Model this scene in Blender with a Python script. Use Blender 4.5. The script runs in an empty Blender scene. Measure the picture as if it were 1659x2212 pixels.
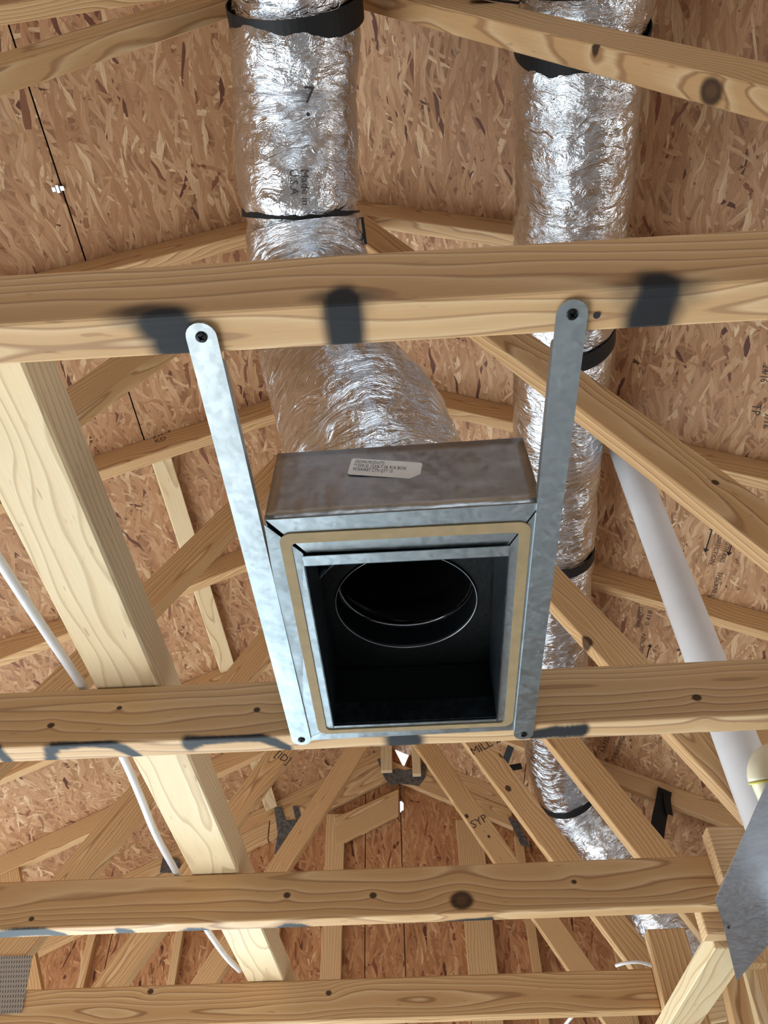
import bpy, bmesh, math, random
import numpy as np
from mathutils import Vector, Matrix, noise

# ------------------------------------------------------------------ camera, light, exposure
W, HGT, F = 1659, 2212, 1716.0975
CX, CY = 829.5, 1106.0
U = np.array([[0.99827998, 0.0510174, 0.02888452],
              [0.05713225, -0.73603352, -0.67452988],
              [-0.01315279, 0.67501992, -0.73768227]])
sc = bpy.context.scene
cam_data = bpy.data.cameras.new('camera')
cam_data.sensor_fit = 'VERTICAL'; cam_data.sensor_height = 36.0
cam_data.lens = F / HGT * 36.0
cam_data.clip_start = 0.02; cam_data.clip_end = 100
cam = bpy.data.objects.new('camera', cam_data)
sc.collection.objects.link(cam)
M = Matrix([list(U[0]) + [0], list(U[1]) + [0], list(U[2]) + [0], [0, 0, 0, 1]])
cam.matrix_world = M
sc.camera = cam
sc.view_settings.view_transform = 'Standard'
sc.view_settings.look = 'None'
sc.view_settings.gamma = 1
sc.view_settings.use_curve_mapping = False
sc.view_settings.exposure = 0.2
try:
    sc.cycles.use_denoising = True
    sc.cycles.max_bounces = 8
    sc.cycles.sample_clamp_indirect = 6
except Exception:
    pass

world = bpy.data.worlds.new('sky'); sc.world = world; world.use_nodes = True
wn = world.node_tree; wn.nodes.clear()
wo = wn.nodes.new('ShaderNodeOutputWorld'); wb = wn.nodes.new('ShaderNodeBackground')
wb.inputs[0].default_value = (0.80, 0.92, 1.0, 1); wb.inputs[1].default_value = 2.2
wn.links.new(wb.outputs[0], wo.inputs[0])

def daylight(name, loc, target, sx, sy, power, col):
    l = bpy.data.lights.new(name, 'AREA'); l.shape = 'RECTANGLE'; l.size = sx; l.size_y = sy
    l.energy = power; l.color = col
    o = bpy.data.objects.new(name, l); sc.collection.objects.link(o)
    o.location = loc
    o.rotation_euler = (Vector(target) - Vector(loc)).to_track_quat('-Z', 'Y').to_euler()
    return o
# area lamps added as daylight in unseen, assumed openings of the room below
daylight('added_daylight_left', (-3.42, 2.1, -0.75), (0, 2.1, -0.75), 3.0, 2.1, 58, (0.64, 0.87, 1.0))
daylight('added_daylight_front', (-1.5, 3.8, -0.6), (-1.5, 0, -0.6), 1.6, 1.9, 50, (0.62, 0.86, 1.0))
daylight('added_daylight_rear', (0.15, -2.9, -1.05), (0.15, 0, -1.05), 1.4, 1.5, 5, (0.88, 0.96, 1.0))
daylight('added_daylight_right', (3.42, 0.9, -0.5), (0, 0.9, -0.5), 1.8, 1.5, 16, (1.0, 0.94, 0.84))
sun = bpy.data.lights.new('sun', 'SUN'); sun.energy = 42; sun.angle = math.radians(0.6); sun.color = (1.0, 0.98, 0.94)
so = bpy.data.objects.new('sun', sun); sc.collection.objects.link(so)
so.rotation_euler = Vector((0.735, -0.05, -0.68)).to_track_quat('-Z', 'Y').to_euler()

# ------------------------------------------------------------------ measured frame of the place
H = 0.5697                                   # underside of the bottom chords
def T(i): return 0.2974 + 0.6096 * (i - 1)   # near face of truss i (24 in centres)
TH, DP = 0.0381, 0.0889                      # 2x4 lumber
def Lz(x): return 2.375 + 0.492 * x          # underside of left top chords
def Rz(x): return 2.222 - 0.500 * x
PKX = (2.222 - 2.375) / 0.992; PKZ = Lz(PKX)
def P(px, py, ax, val):
    d = U @ np.array([px - CX, -(py - CY), -F]); v = d * val / d['xyz'.index(ax)]
    return Vector(v)
def PD(px, py, depth):
    return Vector(U @ np.array([(px - CX) * depth / F, -(py - CY) * depth / F, -depth]))

# ------------------------------------------------------------------ node helper
class NT:
    def __init__(s, name):
        s.m = bpy.data.materials.new(name); s.m.use_nodes = True; s.t = s.m.node_tree; s.t.nodes.clear()
        s.out = s.t.nodes.new('ShaderNodeOutputMaterial')
    def n(s, typ, **kw):
        nd = s.t.nodes.new(typ)
        for k, v in kw.items(): setattr(nd, k, v)
        return nd
    def put(s, sock, v):
        if v is None: return
        if hasattr(v, 'is_output') or isinstance(v, bpy.types.NodeSocket): s.t.links.new(v, sock)
        else:
            if isinstance(v, (tuple, list)) and len(v) == 3 and len(sock.default_value) == 4: v = tuple(v) + (1,)
            sock.default_value = v
    def math(s, op, a, b=None, c=None, clamp=False):
        nd = s.n('ShaderNodeMath', operation=op, use_clamp=clamp)
        s.put(nd.inputs[0], a); s.put(nd.inputs[1], b); s.put(nd.inputs[2], c)
        return nd.outputs[0]
    def vmath(s, op, a, b=None):
        nd = s.n('ShaderNodeVectorMath', operation=op); s.put(nd.inputs[0], a); s.put(nd.inputs[1], b)
        return nd.outputs[1] if op in ('LENGTH', 'DOT_PRODUCT', 'DISTANCE') else nd.outputs[0]
    def mapping(s, v, loc=(0, 0, 0), rot=(0, 0, 0), scale=(1, 1, 1)):
        nd = s.n('ShaderNodeMapping'); s.put(nd.inputs[0], v); s.put(nd.inputs[1], loc); s.put(nd.inputs[2], rot); s.put(nd.inputs[3], scale)
        return nd.outputs[0]
    def noise(s, v, scale=1, detail=2, rough=.5, col=False, dist=0):
        nd = s.n('ShaderNodeTexNoise'); s.put(nd.inputs['Vector'], v); nd.inputs['Scale'].default_value = scale
        nd.inputs['Detail'].default_value = detail; nd.inputs['Roughness'].default_value = rough; nd.inputs['Distortion'].default_value = dist
        return nd.outputs[1 if col else 0]
    def ramp(s, f, stops, interp='LINEAR'):
        nd = s.n('ShaderNodeValToRGB'); s.put(nd.inputs[0], f); cr = nd.color_ramp; cr.interpolation = interp
        while len(cr.elements) < len(stops): cr.elements.new(.5)
        for e, (p, c) in zip(cr.elements, stops):
            e.position = p; e.color = tuple(c) + (1,) if len(c) == 3 else c
        return nd.outputs[0]
    def mix(s, f, a, b, blend='MIX'):
        nd = s.n('ShaderNodeMix', data_type='RGBA', blend_type=blend); s.put(nd.inputs[0], f); s.put(nd.inputs[6], a); s.put(nd.inputs[7], b)
        return nd.outputs[2]
    def rng(s, v, a, b, c=0., d=1.):
        nd = s.n('ShaderNodeMapRange', interpolation_type='SMOOTHSTEP'); s.put(nd.inputs[0], v)
        for k, q in zip((1, 2, 3, 4), (a, b, c, d)): nd.inputs[k].default_value = q
        return nd.outputs[0]
    def bump(s, h, strength=.3, dist=.01, normal=None):
        nd = s.n('ShaderNodeBump'); nd.inputs['Strength'].default_value = strength; nd.inputs['Distance'].default_value = dist
        s.put(nd.inputs['Height'], h); s.put(nd.inputs['Normal'], normal) if normal is not None else None
        return nd.outputs[0]
    def bsdf(s, col, rough=.6, metal=0., normal=None, spec=.5, **kw):
        nd = s.n('ShaderNodeBsdfPrincipled'); s.put(nd.inputs['Base Color'], col); s.put(nd.inputs['Roughness'], rough)
        s.put(nd.inputs['Metallic'], metal); s.put(nd.inputs['Specular IOR Level'], spec)
        if normal is not None: s.put(nd.inputs['Normal'], normal)
        for k, v in kw.items(): s.put(nd.inputs[k], v)
        s.t.links.new(nd.outputs[0], s.out.inputs[0])
        return s.m
    def obj(s): return s.n('ShaderNodeTexCoord').outputs['Object']

def srgb(r, g, b):
    return tuple(((c / 255) / 12.92 if c / 255 <= .04045 else ((c / 255 + .055) / 1.055) ** 2.4) for c in (r, g, b))

# lumber: x = along the board in object space; object colour carries per-board variation
def wood_mat(name='pine', marks=(), knots=(), pale=0.0, paint=srgb(20, 29, 37)):
    t = NT(name); p = t.obj()
    oi = t.n('ShaderNodeObjectInfo'); sep = t.n('ShaderNodeSeparateColor'); t.put(sep.inputs[0], oi.outputs['Color'])
    cr, cg, cb = sep.outputs
    off = t.n('ShaderNodeCombineXYZ'); t.put(off.inputs[0], t.math('MULTIPLY', cr, 37.)); t.put(off.inputs[1], t.math('MULTIPLY', cg, 11.)); t.put(off.inputs[2], t.math('MULTIPLY', cr, 5.))
    pv = t.vmath('ADD', p, off.outputs[0])
    w1 = t.noise(t.mapping(pv, scale=(1.6, 7, 7)), 1, 2, .5)
    w2 = t.noise(t.mapping(pv, scale=(5, 30, 30)), 1, 2, .5)
    s3 = t.n('ShaderNodeSeparateXYZ'); t.put(s3.inputs[0], p)
    # pith axis lies outside or inside the board depending on the board
    y = t.math('ADD', s3.outputs[1], t.math('MULTIPLY_ADD', cg, .10, -.06))
    z = t.math('ADD', s3.outputs[2], t.math('MULTIPLY_ADD', cr, .16, -.13))
    r = t.math('SQRT', t.math('ADD', t.math('MULTIPLY', y, y), t.math('MULTIPLY', z, z)))
    r = t.math('ADD', r, t.math('MULTIPLY_ADD', w1, .10, -.05))
    r = t.math('ADD', r, t.math('MULTIPLY_ADD', w2, .006, -.003))
    kf = None; cores = []
    for (kx, ky, kz, kr) in knots:
        ksc = (.8 / kr, .35 / kr, 1 / kr) if ky < .01 else (.9 / kr, 1 / kr, .35 / kr)
        d = t.vmath('LENGTH', t.mapping(t.vmath('SUBTRACT', p, (kx, ky, kz)), scale=ksc))
        core = t.rng(d, .3, .6, 1., 0.) if kr > .011 else None
        if core is not None: cores.append(core)
        g = t.math('MULTIPLY', t.math('EXPONENT', t.math('MULTIPLY', t.math('MULTIPLY', d, d), -.12)), kr * .9)
        r = t.math('ADD', r, g)
        f = t.rng(t.math('ADD', d, t.math('MULTIPLY_ADD', w2, .5, -.25)), .75, 1.25, 1., 0.)
        kf = f if kf is None else t.math('MAXIMUM', kf, f)
    fr = t.math('FRACT', t.math('MULTIPLY', r, t.math('MULTIPLY_ADD', cg, 60., 62.)))
    fine = t.noise(t.mapping(pv, scale=(14, 420, 420)), 1, 2, .6)
    big = t.noise(t.mapping(pv, scale=(2.2, 9, 9)), 1, 2, .5)
    ew = srgb(226, 190, 140); mid = srgb(204, 160, 106); lw = srgb(144, 98, 54)
    if pale: ew = srgb(236, 216, 178); mid = srgb(228, 204, 160); lw = srgb(182, 152, 108)
    ring = t.ramp(fr, [(0, mid), (.40, srgb(210, 168, 116)), (.66, ew), (.76, srgb(234, 204, 158)), (.88, lw), (.94, lw), (1, mid)])
    if pale: ring = t.ramp(fr, [(0, ew), (.70, mid), (.86, lw), (.92, lw), (1, ew)])
    col = t.mix(t.math('MULTIPLY_ADD', big, .6, -.10, clamp=True), ring, mid)
    col = t.mix(t.math('MULTIPLY', fine, .35), col, lw)
    dark = t.ramp(cb, [(0, srgb(168, 116, 70)), (1, srgb(246, 226, 196))])
    col = t.mix(.20, col, dark)
    pits = t.rng(t.noise(t.mapping(pv, scale=(30, 160, 160)), 1, 1, .5), .70, .78, 0, .35)
    col = t.mix(pits, col, srgb(120, 76, 40))
    if kf is not None:
        col = t.mix(t.math('MULTIPLY', kf, .93), col, srgb(52, 30, 16))
        for c_ in cores: col = t.mix(t.math('MULTIPLY', c_, .55), col, srgb(104, 74, 50))
    if marks:
        at = t.n('ShaderNodeAttribute', attribute_name='spray')
        col = t.mix(at.outputs['Fac'], col, paint)
    nrm = t.bump(t.math('ADD', t.math('MULTIPLY', fine, .5), t.math('MULTIPLY', fr, -.2)), .25, .0012)
    return t.bsdf(col, .62, 0, nrm, .3)

def osb_mat(name, tint=(1, 1, 1), swap=False):
    t = NT(name); p = t.obj()
    if swap:
        sx = t.n('ShaderNodeSeparateXYZ'); t.put(sx.inputs[0], p); cx_ = t.n('ShaderNodeCombineXYZ'); t.put(cx_.inputs[0], sx.outputs[2]); t.put(cx_.inputs[1], sx.outputs[0]); p = cx_.outputs[0]
    oi = t.n('ShaderNodeObjectInfo'); p = t.vmath('ADD', p, t.vmath('SCALE', oi.outputs['Color'], None)) if False else p
    off = t.n('ShaderNodeCombineXYZ'); t.put(off.inputs[0], t.math('MULTIPLY', oi.outputs['Random'], 31.)); t.put(off.inputs[1], t.math('MULTIPLY', oi.outputs['Random'], 17.))
    p = t.vmath('ADD', p, off.outputs[0])
    warp = t.noise(p, 7, 2, .5, col=True)
    pw = t.vmath('ADD', p, t.vmath('MULTIPLY', t.vmath('SUBTRACT', warp, (.5, .5, .5)), (.05, .05, 0)))
    layers = [(0.05, 10, 74), (.26, 12, 92), (-.22, 11, 84), (.55, 15, 100), (-.6, 14, 80), (1.2, 18, 100)]
    curh = curt = curd = None; curv = None
    for k, (a, su, sv) in enumerate(layers):
        v = t.mapping(pw, loc=(k * 3.7, k * 1.3, 0), rot=(0, 0, a))
        vo = t.n('ShaderNodeTexVoronoi', voronoi_dimensions='2D', feature='F1')
        t.put(vo.inputs['Vector'], t.mapping(v, scale=(sv, su, 1))); vo.inputs['Scale'].default_value = 1; vo.inputs['Randomness'].default_value = 1
        s = t.n('ShaderNodeSeparateColor'); t.put(s.inputs[0], vo.outputs['Color'])
        h = t.math('SUBTRACT', s.outputs[0], .13 if k > 2 else 0.)
        dome = t.math('MULTIPLY', vo.outputs['Distance'], .12)
        h = t.math('SUBTRACT', h, dome)
        if curh is None: curh, curt, curd, curv = h, s.outputs[1], s.outputs[2], v
        else:
            g = t.math('GREATER_THAN', h, curh)
            m1 = t.n('ShaderNodeMix', data_type='FLOAT'); t.put(m1.inputs[0], g); t.put(m1.inputs[2], curt); t.put(m1.inputs[3], s.outputs[1])
            m2 = t.n('ShaderNodeMix', data_type='FLOAT'); t.put(m2.inputs[0], g); t.put(m2.inputs[2], curd); t.put(m2.inputs[3], s.outputs[2])
            m3 = t.n('ShaderNodeMix', data_type='VECTOR'); t.put(m3.inputs[0], g); t.put(m3.inputs[4], curv); t.put(m3.inputs[5], v)
            curt, curd, curv = m1.outputs[0], m2.outputs[0], m3.outputs[1]; curh = t.math('MAXIMUM', h, curh)
    base = t.ramp(curt, [(0, srgb(168, 124, 88)), (.30, srgb(186, 142, 104)), (.65, srgb(200, 158, 118)), (.9, srgb(212, 174, 134)), (1, srgb(232, 202, 160))])
    fib = t.noise(t.mapping(curv, scale=(420, 16, 1)), 1, 3, .6)
    col = t.mix(t.rng(fib, .38, .68, 0, .55), base, srgb(158, 104, 68))
    dk = t.math('GREATER_THAN', curd, .962)
    col = t.mix(t.math('MULTIPLY', dk, .75), col, srgb(110, 58, 42))
    dk2 = t.math('GREATER_THAN', t.math('ADD', curd, t.math('MULTIPLY', curt, .02)), .995)
    col = t.mix(t.math('MULTIPLY', dk2, .7), col, srgb(66, 30, 34))
    # gaps between strands
    low = t.rng(curh, .50, .64, .5, 0)
    col = t.mix(low, col, srgb(108, 62, 38))
    spots = t.rng(t.noise(p, 55, 2, .5), .70, .75, 0, .7)
    col = t.mix(spots, col, srgb(88, 48, 28))
    big = t.noise(p, 2.2, 2, .5)
    col = t.mix(t.rng(big, .3, .7, 0, .18), col, srgb(178, 122, 86))
    col = t.mix(1.0, col, tint, 'MULTIPLY')
    nrm = t.bump(t.math('ADD', curh, t.math('MULTIPLY', fib, .15)), .4, .003)
    return t.bsdf(col, .58, 0, nrm, .3)

def galv_mat(name, base=(.56, .58, .60), rough=.30, streak=(3, 3, 3), bstr=.12):
    t = NT(name); p = t.obj()
    a = t.noise(t.mapping(p, scale=streak), 5, 4, .6); b = t.noise(p, 160, 3, .6)
    vo = t.n('ShaderNodeTexVoronoi'); t.put(vo.inputs['Vector'], p); vo.inputs['Scale'].default_value = 190
    s = t.n('ShaderNodeSeparateColor'); t.put(s.inputs[0], vo.outputs['Color'])
    col = t.mix(t.rng(a, .3, .7, 0, .5), base, tuple(c * .62 for c in base))
    col = t.mix(t.math('MULTIPLY', s.outputs[0], .25), col, tuple(min(1, c * 1.35) for c in base))
    r = t.math('MULTIPLY_ADD', a, .22, rough - .11)
    r = t.math('ADD', r, t.math('MULTIPLY', s.outputs[1], .10))
    nrm = t.bump(t.math('ADD', t.noise(p, 22, 2, .5), t.math('MULTIPLY', b, .05)), bstr, .01)
    return t.bsdf(col, r, 1.0, nrm)

def foil_mat():
    t = NT('foil_jacket'); p = t.obj(); uv = t.n('ShaderNodeTexCoord').outputs['UV']
    # u around, v along (metres): crinkles run mostly around the tube
    q = t.mapping(uv, scale=(9, 34, 1))
    q = t.vmath('ADD', q, t.vmath('MULTIPLY', t.vmath('SUBTRACT', t.noise(t.mapping(uv, scale=(11, 14, 1)), 1, 2, .5, col=True), (.5, .5, .5)), (2.4, 3.2, 0)))
    n1 = t.noise(q, 1, 5, .62)
    r1 = t.math('ABSOLUTE', t.math('SUBTRACT', n1, .5))
    vo = t.n('ShaderNodeTexVoronoi', feature='F1'); t.put(vo.inputs['Vector'], t.mapping(q, scale=(2.2, 1.7, 1))); vo.inputs['Scale'].default_value = 1.2
    n2 = t.noise(t.mapping(uv, scale=(75, 130, 1)), 1, 4, .65)
    h = t.math('ADD', t.math('MULTIPLY', r1, -1.5), t.math('MULTIPLY', vo.outputs['Distance'], .30))
    h = t.math('ADD', h, t.math('MULTIPLY', n2, .20))
    nrm = t.bump(h, .80, .0105)
    m = t.bsdf((.72, .75, .80), .08, 1.0, nrm)
    return m

def plain(name, col, rough=.5, metal=0., spec=.5, nscale=0, namp=.15, bstr=0):
    t = NT(name); c = col; nrm = None
    if nscale:
        f = t.noise(t.obj(), nscale, 4, .6)
        c = t.mix(t.rng(f, .3, .7, 0, 1), tuple(q * (1 - namp) for q in col), tuple(min(1, q * (1 + namp)) for q in col))
        if bstr: nrm = t.bump(f, bstr, .004)
    return t.bsdf(c, rough, metal, nrm, spec)

def web_mat():
    t = NT('black_webbing'); uv = t.obj()
    f = t.noise(uv, 260, 2, .5)
    return t.bsdf(t.mix(f, (.004, .004, .0045), (.012, .012, .013)), .55, 0, t.bump(f, .3, .001), .3)

def plate_mat():
    t = NT('toothed_plate_steel'); p = t.obj()
    b = t.n('ShaderNodeTexBrick'); t.put(b.inputs['Vector'], t.mapping(p, rot=(math.pi / 2, 0, 0), scale=(1, 1, 1)))
    b.inputs['Scale'].default_value = 1; b.inputs['Brick Width'].default_value = .0065; b.inputs['Row Height'].default_value = .011
    b.inputs['Mortar Size'].default_value = .0024; b.inputs['Mortar Smooth'].default_value = .1
    f = b.outputs['Fac']
    col = t.mix(f, (.045, .045, .05), (.42, .43, .44))
    return t.bsdf(col, .42, t.math('MULTIPLY', f, .8), t.bump(f, .6, .002))

WOOD = wood_mat('pine_lumber'); WPALE = wood_mat('pale_spruce_lumber', pale=1)
OSB = osb_mat('oriented_strand_board', (.93, .95, .97)); OSBG = osb_mat('shaded_gable_board', (.92, .82, .74), True)  # gable tint darkened to carry the weaker light at the far end
GALV = galv_mat('galvanized_steel', (.47, .53, .56), .31); GALVD = galv_mat('dull_galvanized_steel', (.42, .43, .45), .30, (2.5, 2.5, 3), .35)
SHEET = galv_mat('scuffed_sheet_steel', (.52, .55, .60), .42, (4, 4, 4), .15)
FOIL = foil_mat(); BLACK = web_mat(); PVC = plain('white_pvc', srgb(226, 228, 232), .32, nscale=9, namp=.04)
CPVC = plain('cream_plastic', srgb(232, 224, 198), .35); YEL = plain('yellow_primer', srgb(214, 204, 96), .5)
CABLE = plain('white_cable_jacket', srgb(228, 228, 230), .35, nscale=30, namp=.05)
GASKET = plain('tan_foam_gasket', srgb(150, 128, 92), .75, nscale=60, namp=.08)
BOX_SHADE = plain('box_interior_shade', (.004, .0045, .005), .5, spec=.25, nscale=90, namp=.3, bstr=.3)  # near-black colour put in for the unlit box interior
COLLAR = plain('shaded_collar_steel', (.018, .02, .024), .4, metal=.6)  # collar colour darkened to carry the shade inside the box
WIRE = plain('bright_ring_edge', (.55, .57, .60), .35, metal=.9)
PAPER = plain('white_sticker', srgb(226, 228, 230), .45, nscale=40, namp=.04); INK = plain('black_ink', (.02, .02, .025), .6)
STAMP = plain('stamp_ink', (.05, .035, .03), .8); SCREW = plain('black_screw', (.012, .012, .013), .4, metal=.6)
PLATE = plate_mat(); CONC = plain('concrete', (.44, .45, .46), .8, nscale=5, namp=.2, bstr=.2)
GYP = plain('framed_wall_board', srgb(128, 100, 74), .8, nscale=4, namp=.15)
CLIPM = plain('clip_steel', (.45, .5, .55), .4, metal=.8)
GRAYP = plain('dark_gusset_steel', (.16, .17, .18), .45, metal=.7, nscale=50, namp=.4)

# ------------------------------------------------------------------ object helpers
COL = sc.collection
rnd = random.Random(11)
def tag(o, label=None, cat=None, group=None, kind=None):
    if label: o['label'] = label
    if cat: o['category'] = cat
    if group: o['group'] = group
    if kind: o['kind'] = kind
    return o
def empty(name, loc, label=None, cat=None, group=None, kind=None):
    o = bpy.data.objects.new(name, None); COL.objects.link(o); o.location = loc; o.empty_display_size = .05
    return tag(o, label, cat, group, kind)
def link(name, bm, mat, parent=None, mw=None, smooth=False, color=None):
    me = bpy.data.meshes.new(name); bm.normal_update(); bm.to_mesh(me); bm.free()
    me.materials.append(mat)
    if smooth:
        for p in me.polygons: p.use_smooth = True
    o = bpy.data.objects.new(name, me); COL.objects.link(o)
    mw = mw or Matrix.Identity(4)
    if parent is not None:
        o.parent = parent
        pl = Matrix.Identity(4); q = parent
        while q is not None:
            pl = q.matrix_basis @ pl; q = q.parent
        o.matrix_basis = pl.inverted() @ mw
    else: o.matrix_basis = mw
    o.color = color or (rnd.random(), rnd.random(), rnd.uniform(.25, .75), 1)
    return o
def frame(O, dx, dz):
    dx = Vector(dx).normalized(); dz = Vector(dz); dz = (dz - dx * dz.dot(dx)).normalized(); dy = dz.cross(dx)
    m = Matrix([[dx.x, dy.x, dz.x, O[0]], [dx.y, dy.y, dz.y, O[1]], [dx.z, dy.z, dz.z, O[2]], [0, 0, 0, 1]])
    return m
def prism(poly, y0, y1, bev=.0022, seg=1):
    """polygon in local x,z extruded along local y"""
    bm = bmesh.new()
    a = [bm.verts.new((u, y0, v)) for u, v in poly]; b = [bm.verts.new((u, y1, v)) for u, v in poly]
    bm.faces.new(a); bm.faces.new(b[::-1]); n = len(poly)
    for i in range(n): bm.faces.new((a[i], b[i], b[(i + 1) % n], a[(i + 1) % n]))
    bmesh.ops.recalc_face_normals(bm, faces=bm.faces)
    if bev: bmesh.ops.bevel(bm, geom=list(bm.edges), offset=bev, segments=seg, affect='EDGES', profile=.7)
    return bm
def clip(poly, n, c):
    out = []
    for i in range(len(poly)):
        a, b = poly[i], poly[(i + 1) % len(poly)]
        da = a[0] * n[0] + a[1] * n[1] - c; db = b[0] * n[0] + b[1] * n[1] - c
        if da >= 0: out.append(a)
        if da * db < 0:
            k = da / (da - db); out.append((a[0] + (b[0] - a[0]) * k, a[1] + (b[1] - a[1]) * k))
    return out
def member(name, parent, wpoly, dirx, Y, th=TH, mat=None, bev=.0022, color=None, O=None, label=None):
    """lumber in the plane of a truss: wpoly = (x,z) world polygon, dirx = (dx,dz) grain direction"""
    dx = Vector((dirx[0], 0, dirx[1])).normalized()
    if dx.x < 0: dx = -dx
    dz = Vector((-dx.z, 0, dx.x))
    O = O or wpoly[0]
    m = frame((O[0], Y, O[1]), dx, dz)
    loc = [((x - O[0]) * dx.x + (z - O[1]) * dx.z, (x - O[0]) * dz.x + (z - O[1]) * dz.z) for x, z in wpoly]
    o = link(name, prism(loc, 0, th, bev), mat or WOOD, parent, m, color=color)
    if label: o['label'] = label
    return o
def stick(name, parent, A, B, up, w, h, mat=None, bev=.002, color=None, label=None, cat=None, kind=None):
    """square lumber from A to B, centred: h along 'up', w across"""
    A = Vector(A); B = Vector(B); L = (B - A).length
    m = frame(A, B - A, up)
    o = link(name, prism([(0, -h / 2), (L, -h / 2), (L, h / 2), (0, h / 2)], -w / 2, w / 2, bev), mat or WOOD, parent, m, color=color)
    return tag(o, label, cat, None, kind)
def box(name, parent, lo, hi, mat, bev=.001, kind=None, label=None, cat=None):
    c = (Vector(lo) + Vector(hi)) / 2; s = (Vector(hi) - Vector(lo)) / 2
    bm = prism([(-s.x, -s.z), (s.x, -s.z), (s.x, s.z), (-s.x, s.z)], -s.y, s.y, bev)
    return tag(link(name, bm, mat, parent, Matrix.Translation(c)), label, cat, None, kind)
def smooth_path(pts, n):
    """Catmull-Rom through points"""
    pts = [Vector(p) for p in pts]; out = []
    ext = [pts[0] * 2 - pts[1]] + pts + [pts[-1] * 2 - pts[-2]]
    for i in range(1, len(ext) - 2):
        p0, p1, p2, p3 = ext[i - 1:i + 3]
        for k in range(n):
            t = k / n
            out.append(.5 * ((2 * p1) + (p2 - p0) * t + (2 * p0 - 5 * p1 + 4 * p2 - p3) * t * t + (3 * p1 - p0 - 3 * p2 + p3) * t ** 3))
    out.append(pts[-1]); return out
def frames(path, up=Vector((1, 0, 0))):
    fr = []; prev = up
    for i, p in enumerate(path):
        t = (path[min(i + 1, len(path) - 1)] - path[max(i - 1, 0)]).normalized()
        a = (prev - t * prev.dot(t)).normalized(); b = t.cross(a); prev = a
        fr.append((p, t, a, b))
    return fr
def tube(name, path, r, mat, parent=None, seg=16, rf=None, caps=True, uv=False, tagv=None, origin=None):
    fr = frames(path); bm = bmesh.new(); rings = []
    O = Vector(origin) if origin is not None else path[0]
    L = 0; Ls = []
    for i, (p, t, a, b) in enumerate(fr):
        if i: L += (p - fr[i - 1][0]).length
        Ls.append(L)
        ring = []
        for k in range(seg):
            th = 2 * math.pi * k / seg
            rr = rf(L, th, p) if rf else r
            ring.append(bm.verts.new(p + a * (math.cos(th) * rr) + b * (math.sin(th) * rr) - O))
        rings.append(ring)
    uvl = bm.loops.layers.uv.new('UVMap')
    for i in range(len(rings) - 1):
        for k in range(seg):
            k2 = (k + 1) % seg
            f = bm.faces.new((rings[i][k], rings[i][k2], rings[i + 1][k2], rings[i + 1][k]))
            for lp, (uu, vv) in zip(f.loops, ((k, i), (k + 1, i), (k + 1, i + 1), (k, i + 1))):
                lp[uvl].uv = (uu / seg * 2 * math.pi * .125, Ls[vv])
    if caps: bm.faces.new(rings[0][::-1]); bm.faces.new(rings[-1])
    bmesh.ops.recalc_face_normals(bm, faces=bm.faces)
    return link(name, bm, mat, parent, Matrix.Translation(O), smooth=True)
def ribbon(name, path, nrms, w, th, mat, parent=None, label=None, cat=None):
    """flat strap along path; nrms = outward normals"""
    bm = bmesh.new(); R = []
    for i, p in enumerate(path):
        t = (path[min(i + 1, len(path) - 1)] - path[max(i - 1, 0)]).normalized(); n = nrms[i]; n = (n - t * n.dot(t)).normalized(); s = t.cross(n)
        R.append([bm.verts.new(q - path[0]) for q in (p - s * w / 2, p + s * w / 2, p + s * w / 2 + n * th, p - s * w / 2 + n * th)])
    for i in range(len(R) - 1):
        for k in range(4): bm.faces.new((R[i][k], R[i][(k + 1) % 4], R[i + 1][(k + 1) % 4], R[i + 1][k]))
    bm.faces.new(R[0][::-1]); bm.faces.new(R[-1]); bmesh.ops.recalc_face_normals(bm, faces=bm.faces)
    return tag(link(name, bm, mat, parent, Matrix.Translation(path[0])), label, cat)
def text_mesh(name, body, size, mat, parent, mw, depth=.0002, spacing=1.0, warp=None, align='LEFT'):
    c = bpy.data.curves.new(name, 'FONT'); c.body = body; c.size = size; c.extrude = depth; c.space_character = spacing; c.align_x = align
    c.space_line = 1.0; c.resolution_u = 2
    tmp = bpy.data.objects.new('tmp_text', c); COL.objects.link(tmp)
    dg = bpy.context.evaluated_depsgraph_get(); me = bpy.data.meshes.new_from_object(tmp.evaluated_get(dg))
    bpy.data.objects.remove(tmp); bpy.data.curves.remove(c)
    bm = bmesh.new(); bm.from_mesh(me); bpy.data.meshes.remove(me)
    if warp:
        for v in bm.verts: v.co = warp(v.co)
    return link(name, bm, mat, parent, mw)

# ------------------------------------------------------------------ setting: room below, roof sheathing, gable
FZ = -1.90
box('floor', None, (-3.6, -3.1, FZ - .12), (3.6, 4.05, FZ), CONC, kind='structure')
def wall(name, axis, pos, th, a0, a1, openings, z0=FZ, z1=H - .01):
    root = empty(name, (0, 0, 0), kind='structure')
    cuts = sorted(openings); cur = a0; k = 0
    def seg(lo, hi, zl, zh):
        if hi - lo < .01 or zh - zl < .01: return
        if axis == 'x': box('wall_panel', root, (pos, lo, zl), (pos + th, hi, zh), GYP, .002)
        else: box('wall_panel', root, (lo, pos, zl), (hi, pos + th, zh), GYP, .002)
    for (o0, o1, zb, zt) in cuts:
        seg(cur, o0, z0, z1); seg(o0, o1, z0, zb); seg(o0, o1, zt, z1); cur = o1
    seg(cur, a1, z0, z1)
wall('wall_left', 'x', -3.6, .12, -3.1, 4.05, [(.55, 3.6, -1.85, .35)])
wall('wall_right', 'x', 3.48, .12, -3.1, 4.05, [(0.0, 1.8, -1.3, .3)])
wall('wall_rear', 'y', -3.1, .12, -3.48, 3.48, [(-.6, .9, -1.85, -.9)])
wall('wall_front', 'y', 3.93, .12, -3.48, 3.48, [(-2.35, -.65, -1.6, .38)])

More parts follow.
